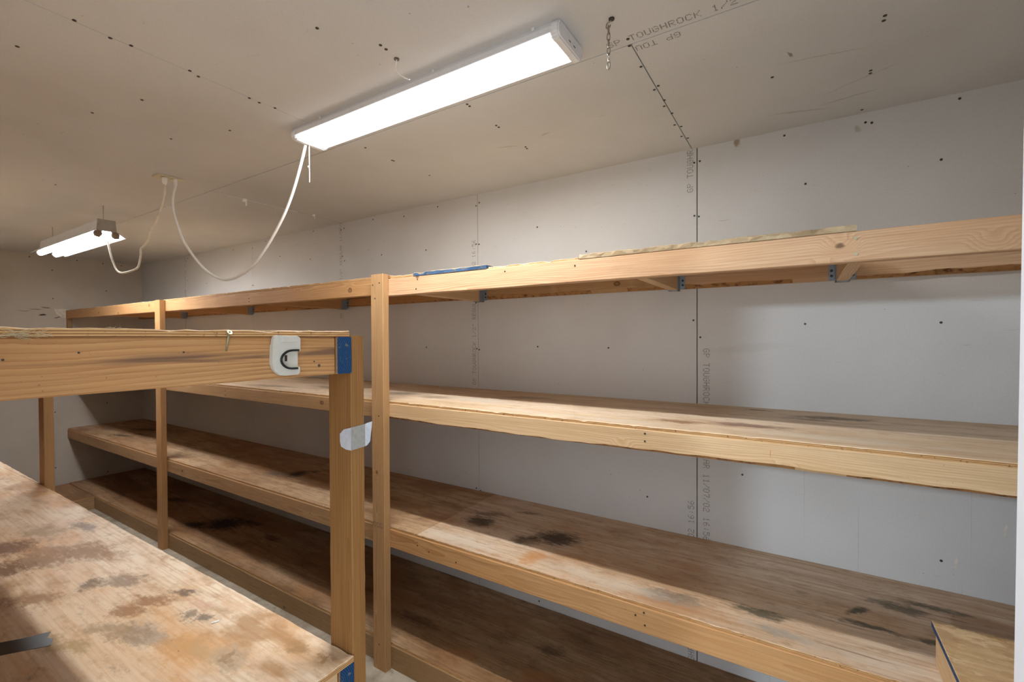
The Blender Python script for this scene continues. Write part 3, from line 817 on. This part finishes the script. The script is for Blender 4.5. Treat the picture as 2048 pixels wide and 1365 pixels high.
deck('deck', -3.32, XL + .003, YN + .002, .690, .0045, .0175, M['dtop'], V, ('r', 'f'), .0016)
deck('deck', -5.60, -3.322, YN + .002, .690, .0045, .0175, M['dtop'], V, ('f',))
deck('deck', -4.40, XL + .005, YN + .002, .693, -.745, -.731, M['dl'], V, ('r', 'b'), .0012)
deck('deck', -5.60, -4.402, YN + .002, .693, -.745, -.731, M['dl'], V, ('b',))
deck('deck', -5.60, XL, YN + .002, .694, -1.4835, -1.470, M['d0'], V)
heads('nail_head', [(XL, .152, -.026), (XL, .226, -.019), (XL, .358, -.022), (XL, .601, -.049)], (1, 0, 0), .0014, M['screw'], V)
heads('nail_shank', [(XL, .613, -.058)], (1, 0, 0), .003, M['nail'], V)

# ------------------------------------------------------------------ strand board platform at the right
P = empty('platform', (.56, 1.4, -.907), 'strand board platform with a blue painted edge resting on the middle deck at the right', 'platform')
deck('top_sheet', .308, .83, 1.02, 1.690, -.805, -.789, M['osb'], P, ('b',), .0015, M['blue'], 'strand board sheet with a blue painted edge')
board('side_board', .316, .354, 1.02, 1.682, -.9065, -.8052, 'y', M['b_pale'], P)
board('back_board', .355, .83, 1.644, 1.682, -.9065, -.8052, 'x', M['b_pale'], P)
board('leg', .316, .354, 1.03, 1.118, ZF, -.9068, 'z', M['b_pale'], P)
board('leg', .79, .828, 1.03, 1.118, ZF, -.9068, 'z', M['b_pale'], P)
board('front_board', .355, .83, 1.02, 1.058, -.9065, -.8052, 'x', M['b_pale'], P)

# ------------------------------------------------------------------ main light: surface mounted wraparound
FX0, FX1 = -1.735, -.541
L1 = empty('ceiling_light', (-1.14, 1.175, HC), 'large lit wraparound ceiling light with a flat white diffuser and a pull cord', 'ceiling light')
prof = [(1.108, HC), (1.101, HC - .014), (1.099, HC - .032), (1.106, HC - .036), (1.236, HC - .036), (1.252, HC - .028), (1.254, HC - .010), (1.246, HC)]
prism('housing', prof, 'x', FX0 + .022, FX1 - .022, M['enamel'], L1)
lens = [(1.101, HC - .034), (1.104, HC - .041), (1.13, HC - .0445), (1.17, HC - .046), (1.21, HC - .0445), (1.236, HC - .041), (1.240, HC - .034)]
prism('diffuser', lens, 'x', FX0 + .024, FX1 - .024, M['lens'], L1)
capp = [(1.105, HC), (1.096, HC - .016), (1.096, HC - .038), (1.106, HC - .048), (1.238, HC - .048), (1.254, HC - .036), (1.258, HC - .012), (1.250, HC)]
for a, b in ((FX0, FX0 + .026), (FX1 - .026, FX1)):
    cap = prism('end_cap', capp, 'x', a, b, M['enamel'], L1, .004)
la = bpy.data.lights.new('led_row', 'AREA')
la.shape = 'RECTANGLE'; la.size = 1.10; la.size_y = .035
la.energy = 11.5
la.color = (1.0, 1.0, 1.0)
lo = bpy.data.objects.new('led_row', la)
col.objects.link(lo)
lo.parent = L1
lo.location = Vector((-1.138, 1.17, HC - .0475)) - wloc(L1)
# lamp in the space outside the doorway, seen only by its light
pl = bpy.data.lights.new('outer_lamp', 'POINT')
pl.energy = 125
pl.color = (.72, .86, 1.0)
pl.shadow_soft_size = .10
po = bpy.data.objects.new('outer_lamp', pl)
col.objects.link(po)
po.location = (-1.1, -2.58, .69)
for y0 in (1.16, 1.19):
    box('vent_slot', FX1 - .0008, FX1 + .0008, y0, y0 + .012, HC - .03, HC - .028, M['slot'], L1)
box('switch_plate', FX0 + .006, FX0 + .018, 1.155, 1.18, HC - .0495, HC - .0478, M['tan_metal'], L1)
heads('housing_screw', [(x, 1.0995, HC - .006) for x in (-.62, -.98, -1.55)], (0, -1, 0), .005, M['enamel'], L1)
pc = [(-1.722, 1.17, HC - .048), (-1.722, 1.17, HC - .12), (-1.722, 1.17, HC - .20)]
tube('pull_cord', pc, .0016, M['cord'], L1, 6)
bm = bmesh.new()
bmesh.ops.create_uvsphere(bm, u_segments=10, v_segments=8, radius=.0048)
link('cord_bead', mesh(bm, smooth=True), M['white'], L1, (-1.727, 1.17, HC - .135))

# ------------------------------------------------------------------ far light: two bare tubes under a steel channel
L2 = empty('strip_light', (-4.25, 1.09, HC), 'two lit bare fluorescent tubes in a hanging steel strip light near the end wall', 'ceiling light')
sx0, sx1 = -4.87, -3.68
ch = [(1.045, .692), (1.050, .744), (1.130, .744), (1.135, .692), (1.188, .650), (1.186, .647), (1.130, .684), (1.050, .684), (.994, .647), (.992, .650)]
prism('channel', ch, 'x', sx0, sx1, M['enamel'], L2)
prism('end_plate', [(1.040, .676), (1.046, .748), (1.134, .748), (1.140, .676), (1.155, .640), (1.125, .632), (1.112, .676), (1.068, .676), (1.055, .632), (1.025, .640)], 'x', sx1, sx1 + .004, M['tan_metal'], L2)
for y in (1.047, 1.133):
    tp = tube('tube', [(sx0 + .01, y, .655), (sx1 - .012, y, .655)], .019, M['tube'], L2, 16, smooth_path=0)
    for x in (sx0, sx1 - .012):
        tube('tube_socket', [(x, y, .657), (x + .018, y, .657)], .021, M['socket'], L2, 14, smooth_path=0)
for x in (sx0 + .12, sx1 - .05):
    tube('hanger_wire', [(x, 1.09, .744), (x, 1.09, HC)], .0016, M['chain'], L2, 6, smooth_path=0)

# ------------------------------------------------------------------ ceiling outlet and the two cords
O = empty('ceiling_outlet', (-2.805, 1.087, HC), 'ivory duplex outlet plate on the ceiling with two plugs in it', 'outlet')
box('cover_plate', -2.842, -2.768, 1.028, 1.146, HC - .006, HC, M['ivory'], O, .002)
for y in (1.066, 1.108):
    prism('receptacle', [(-2.822 + .017 + .017 * math.cos(a), y + .014 * math.sin(a)) for a in [2 * math.pi * k / 16 for k in range(16)]], 'z', HC - .0085, HC - .006, M['ivory'], O)
CORD_STRIP[0] = (-2.79, 1.066, HC - .045)
c1 = tag(tube('power_cord', CORD_STRIP, .0056, M['cord_old'], None, 8, smooth_path=1), 'short yellowed kinked cord from the outlet to the bare tube light', 'cord', None)
CORD_MAIN[0] = (-2.775, 1.108, HC - .045)
CORD_MAIN.append((-1.728, 1.16, HC - .034))
c2 = tag(tube('power_cord', CORD_MAIN, .0058, M['cord'], None, 8), 'long white cord drooping in a deep loop from the outlet to the main light', 'cord', None)
for c, q, s in ((c1, CORD_STRIP[0], 1.15), (c2, CORD_MAIN[0], .85)):
    x, y, z = q
    bm = bmesh.new()
    seg = 12
    rr = []
    for (h, r) in ((-.008, .005), (0, .0065), (.008, .011 * s), (.030, .0125 * s), (.0355, .0115 * s)):
        rr.append([bm.verts.new((r * math.cos(2 * math.pi * k / seg), .85 * r * math.sin(2 * math.pi * k / seg), h)) for k in range(seg)])
    for a, b in zip(rr, rr[1:]):
        for k in range(seg):
            bm.faces.new((a[k], a[(k + 1) % seg], b[(k + 1) % seg], b[k]))
    bm.faces.new(rr[0][::-1]); bm.faces.new(rr[-1])
    link('plug', mesh(bm, smooth=True), M['cord'], c, (x, y, z))

# small things on the ceiling
CH = empty('hanging_chain', (-.435, 1.182, HC), 'short steel chain hanging from a ceiling hook right of the main light', 'chain')
tube('ceiling_hook', [(-.429, 1.182, HC), (-.429, 1.182, HC - .006), (-.440, 1.182, HC - .008), (-.443, 1.182, HC - .020), (-.434, 1.182, HC - .024), (-.430, 1.182, HC - .016)], .0018, M['chain'], CH, 6)
bm = bmesh.new(); disc(bm, (0, 0, 0), (0, 0, -1), .008, .003)
link('hook_base', mesh(bm), M['screw'], CH, (-.427, 1.182, HC))
for k in range(6):
    z = HC - .0165 - k * .0186
    a = 0 if k % 2 else math.pi / 2
    rr = []
    for s in range(13):
        th = 2 * math.pi * s / 12
        u, v = .0042 * math.sin(th), .0125 * math.cos(th)
        rr.append((-.4355 + u * math.cos(a), 1.182 + u * math.sin(a), z - .0105 + v))
    tube('chain_link', rr, .0013, M['chain'], CH, 6, False, smooth_path=1)
HK = empty('wire_hook', (-1.037, 1.0, HC), 'bent grey wire hanging from a screw and washer in the ceiling beside the main light', 'hook')
bm = bmesh.new(); disc(bm, (0, 0, 0), (0, 0, -1), .008, .0035)
link('washer', mesh(bm), M['nail'], HK, (-1.037, 1.0, HC))
tube('wire', [(-1.037, 1.0, HC), (-1.040, 1.0, .822), (-1.036, 1.0, .806), (-1.026, 1.0, .796), (-1.007, 1.0, .781), (-.984, 1.0, .767)], .0018, M['cord'], HK, 6)
for (x, y, s, lb) in ((-2.844, 1.497, 1.0, 'white plastic cable clip on the ceiling seam, nearer to the outlet'), (-2.812, 1.94, .7, 'small white plastic clip on the ceiling seam, close to the long wall')):
    CL = empty('cable_clip', (x, y, HC), lb, 'clip')
    box('clip_body', x - .012 * s, x + .010 * s, y - .009 * s, y + .011 * s, HC - .016 * s, HC, M['cord'], CL, .003 * s)
    box('clip_tail', x - .004 * s, x + .003 * s, y + .008 * s, y + .013 * s, HC - .040 * s, HC - .004, M['cord'], CL, .0012 * s)
tag(tube('loose_wire', [(-2.846, 1.345, HC - .0015), (-2.85, 1.53, HC - .0015), (-2.846, 1.69, HC - .0015), (-2.842, 1.84, HC - .002)], .0018, M['cord'], None, 6), 'thin white wire lying along the ceiling seam past the outlet', 'wire')
tag(tube('loose_wire', [(-2.95, 1.75, HC), (-2.952, 1.75, .828), (-2.93, 1.75, .805), (-2.895, 1.75, .79)], .0014, M['cord'], None, 6), 'tiny curl of white wire hanging from the ceiling behind the long cord', 'wire')

# ------------------------------------------------------------------ things on the near shelving
HD = empty('wall_holder', (XL, .532, -.036), 'white plastic holder with a black ribbed curve, screwed to the near rail', 'holder')


def hp(x, y, d=.012):                           # outline on a plane standing d off the rail
    return (.507 - d * .58 + (x - 245) / 690 * .0635, .004 - (y - 270) / 890 * .0775)


bay = [(868, 612), (720, 612), (620, 630), (545, 680), (500, 740), (488, 790), (500, 850), (545, 915), (615, 965), (700, 982), (868, 982)]
out = [hp(*q) for q in [(312, 345), (330, 270), (400, 236), (860, 262), (915, 280), (935, 320), (935, 612)] + bay + [(922, 972), (918, 1100), (875, 1158), (560, 1160), (450, 1140), (360, 1065), (300, 975), (285, 850), (300, 450)]]
prism('body', out, 'x', XL + .002, XL + .012, M['white'], HD, .0012)
prism('back_plate', [hp(*q, .006) for q in [(262, 440), (330, 425), (900, 300), (868, 612), (868, 980), (880, 1130), (560, 1150), (400, 1110), (300, 1000), (248, 880), (245, 820)]], 'x', XL, XL + .006, M['white'], HD, .001)
y0, z0 = hp(485, 400); y1, z1 = hp(845, 320)
box('hinge_tab', XL + .011, XL + .0145, y0, y1, z0, z1 + .006, M['white'], HD, .001)
y0, z0 = hp(556, 835, .006); y1, z1 = hp(610, 695, .006)
box('slot', XL + .0055, XL + .0066, y0, y1, z0, z1, M['slot'], HD)
curve = [(872, 588), (780, 585), (690, 588), (610, 608), (545, 650), (495, 705), (468, 770), (470, 830), (495, 890), (545, 945), (610, 985), (690, 1002), (780, 1004), (850, 1004)]
cp = [Vector((XL + .0125, *hp(*q))) for q in curve]
for _ in range(2):
    q = [cp[0]]
    for a, b in zip(cp, cp[1:]):
        q += [a * .75 + b * .25, a * .25 + b * .75]
    cp = q + [cp[-1]]
bm = bmesh.new()
acc, last = 0.0, None
ln = [0.0]
for a, b in zip(cp, cp[1:]):
    ln.append(ln[-1] + (b - a).length)
s = 0.0
while s < ln[-1]:
    k = max(i for i in range(len(ln)) if ln[i] <= s)
    k = min(k, len(cp) - 2)
    f = (s - ln[k]) / max(1e-9, ln[k + 1] - ln[k])
    pos = cp[k].lerp(cp[k + 1], f)
    d = (cp[k + 1] - cp[k]).normalized()
    rotm = d.to_track_quat('X', 'Z').to_matrix().to_4x4()
    bmesh.ops.create_cube(bm, size=1, matrix=Matrix.Translation(pos - Vector((XL, .5425, -.036))) @ rotm @ Matrix.Diagonal((.0014, .0044, .0040, 1)))
    s += .0019
link('ribbed_strip', mesh(bm), M['black'], HD, (XL, .5425, -.036))

TP = empty('tape_patch', (XL, .715, -.23), 'torn patch of silver tape wrapped round the near post', 'tape')


def strip(name, cols, mat, parent, th=.0005):
    """thin bent sheet through columns of (top, bottom) points"""
    org = Vector(cols[0][0])
    bm = bmesh.new()
    R = []
    for t, b in cols:
        t, b = Vector(t), Vector(b)
        R.append([bm.verts.new(t.lerp(b, k / 4) - org) for k in range(5)])
    S = [[bm.verts.new(v.co + Vector((-.0003, .0003, 0))) for v in col_] for col_ in R]
    for a, b in zip(R, R[1:]):
        for k in range(4):
            bm.faces.new((a[k], b[k], b[k + 1], a[k + 1]))
    for a, b in zip(S, S[1:]):
        for k in range(4):
            bm.faces.new((a[k + 1], b[k + 1], b[k], a[k]))
    rim = [(i_, 0) for i_ in range(len(R))] + [(len(R) - 1, k) for k in range(1, 5)] + [(i_, 4) for i_ in range(len(R) - 2, -1, -1)] + [(0, k) for k in (3, 2, 1)]
    for (i0, k0), (i1, k1) in zip(rim, rim[1:] + rim[:1]):
        bm.faces.new((R[i0][k0], R[i1][k1], S[i1][k1], S[i0][k0]))
    return link(name, mesh(bm), mat, parent, org)


strip('white_backing', [((-.914, .6936, -.224), (-.914, .6936, -.241)), ((-.900, .6934, -.212), (-.910, .6934, -.253)), ((-.876, .6934, -.206), (-.892, .6934, -.258)), ((-.8738, .6936, -.205), (-.8738, .6936, -.258))], M['ducw'], TP)
strip('silver_face', [((-.8736, .6936, -.205), (-.8736, .6936, -.258)), ((-.8736, .715, -.204), (-.8736, .715, -.257)), ((-.8736, .7335, -.203), (-.8736, .7335, -.256))], M['duct'], TP)
strip('white_flap', [((-.8736, .7335, -.203), (-.8736, .7335, -.256)), ((-.872, .740, -.201), (-.873, .740, -.254)), ((-.868, .750, -.199), (-.871, .746, -.246))], M['ducw'], TP)

SC = empty('loose_screw', (XL + .004, .428, .012), 'greenish screw sticking out at an angle under the near top sheet', 'screw')
tube('shank', [(XL + .006, .428, .012), (XL - .001, .4255, -.022)], .0018, M['zinc'], SC, 8, smooth_path=0)
bm = bmesh.new(); disc(bm, (0, 0, 0), (.75, .1, .6), .0048, .002)
link('head', mesh(bm), M['zinc'], SC, (XL + .006, .428, .011))
bm = bmesh.new(); disc(bm, (0, 0, 0), (.75, .1, .6), .0016, .0006)
link('drive_recess', mesh(bm), M['screw'], SC, (XL + .0076, .4282, .0123))


def fluff(name, c, n, r, label, flat=1.0):
    rng = random.Random(n)
    bm = bmesh.new()
    for k in range(n):
        a = Vector((rng.uniform(-.2, .4) * r, rng.uniform(-1, 1) * r, rng.uniform(-.3, .2) * r))
        b = a + Vector((rng.uniform(-.1, .5), rng.uniform(-1, 1), rng.uniform(-.8, .8) * flat)) * r
        m = (a + b) / 2 + Vector((rng.uniform(0, .3), rng.uniform(-.3, .3), rng.uniform(-.3, .3))) * r
        P = [a.lerp(m, t).lerp(m.lerp(b, t), t) for t in (0, .25, .5, .75, 1)]
        w = .00032
        prev = None
        for q in P:
            ring = [bm.verts.new(q + Vector((w * math.cos(t), w * .3, w * math.sin(t)))) for t in (0, 2.1, 4.2)]
            if prev:
                for i in range(3):
                    bm.faces.new((prev[i], prev[(i + 1) % 3], ring[(i + 1) % 3], ring[i]))
            prev = ring
    return tag(link(name, mesh(bm), M['fluff'], None, c), label, 'string')


fluff('frayed_string', (XL + .005, .172, .008), 60, .016, 'frayed tan string caught under the near top sheet at the far left', .5)
tube('strand', [(XL + .004, .135, .003), (XL + .005, .15, .005), (XL + .006, .163, .008), (XL + .006, .175, .007)], .0009, M['fluff'], bpy.data.objects['frayed_string'], 5)
fluff('fibre_tuft', (XL, .268, .019), 9, .007, 'tiny tuft of fibres standing on the near top sheet', 1.4)

q4 = [(-1.668, .05), (-1.588, .348), (-1.515, .338), (-1.60, .05)]
tag(prism('tape_strip', [(-1.80, .05), (-1.612, .300), (-1.586, .350), (-1.560, .337), (-1.545, .345), (-1.515, .333), (-1.56, .27), (-1.70, .05)], 'z', -.7308, -.7302, M['tape']), 'shiny black tape strip stuck on the near lower sheet', 'tape')
tag(prism('plastic_chip', [(-1.283, .580), (-1.276, .597), (-1.271, .592), (-1.278, .578)], 'z', -.7308, -.7292, M['chip']), 'small white shard lying on the near lower sheet', 'chip')

# ------------------------------------------------------------------ camera, sky, output
cam = bpy.data.cameras.new('camera')
cam.sensor_width = 36.0
cam.lens = 918.69 / 2048 * 36.0
cam.shift_y = 0.00156
cam.clip_start = 0.01
co = bpy.data.objects.new('camera', cam)
col.objects.link(co)
yaw, pitch, roll = 0.56153, -0.01080, -0.00437
co.matrix_world = Matrix.Rotation(yaw, 4, 'Z') @ Matrix.Rotation(math.pi / 2 + pitch, 4, 'X') @ Matrix.Rotation(roll, 4, 'Z')
scene.camera = co

w = bpy.data.worlds.new('sky')
scene.world = w
w.use_nodes = True
bg = w.node_tree.nodes['Background']
bg.inputs[0].default_value = (0.84, 0.92, 1.0, 1)
bg.inputs[1].default_value = 1.3

scene.view_settings.view_transform = 'Standard'
scene.view_settings.look = 'None'
scene.view_settings.exposure = 0.98
scene.view_settings.gamma = 1.0
scene.view_settings.use_curve_mapping = False
scene.cycles.max_bounces = 10
scene.cycles.diffuse_bounces = 6
scene.cycles.use_adaptive_sampling = True
scene.cycles.adaptive_threshold = 0.03
scene.cycles.use_denoising = True
scene.cycles.sample_clamp_indirect = 8.0
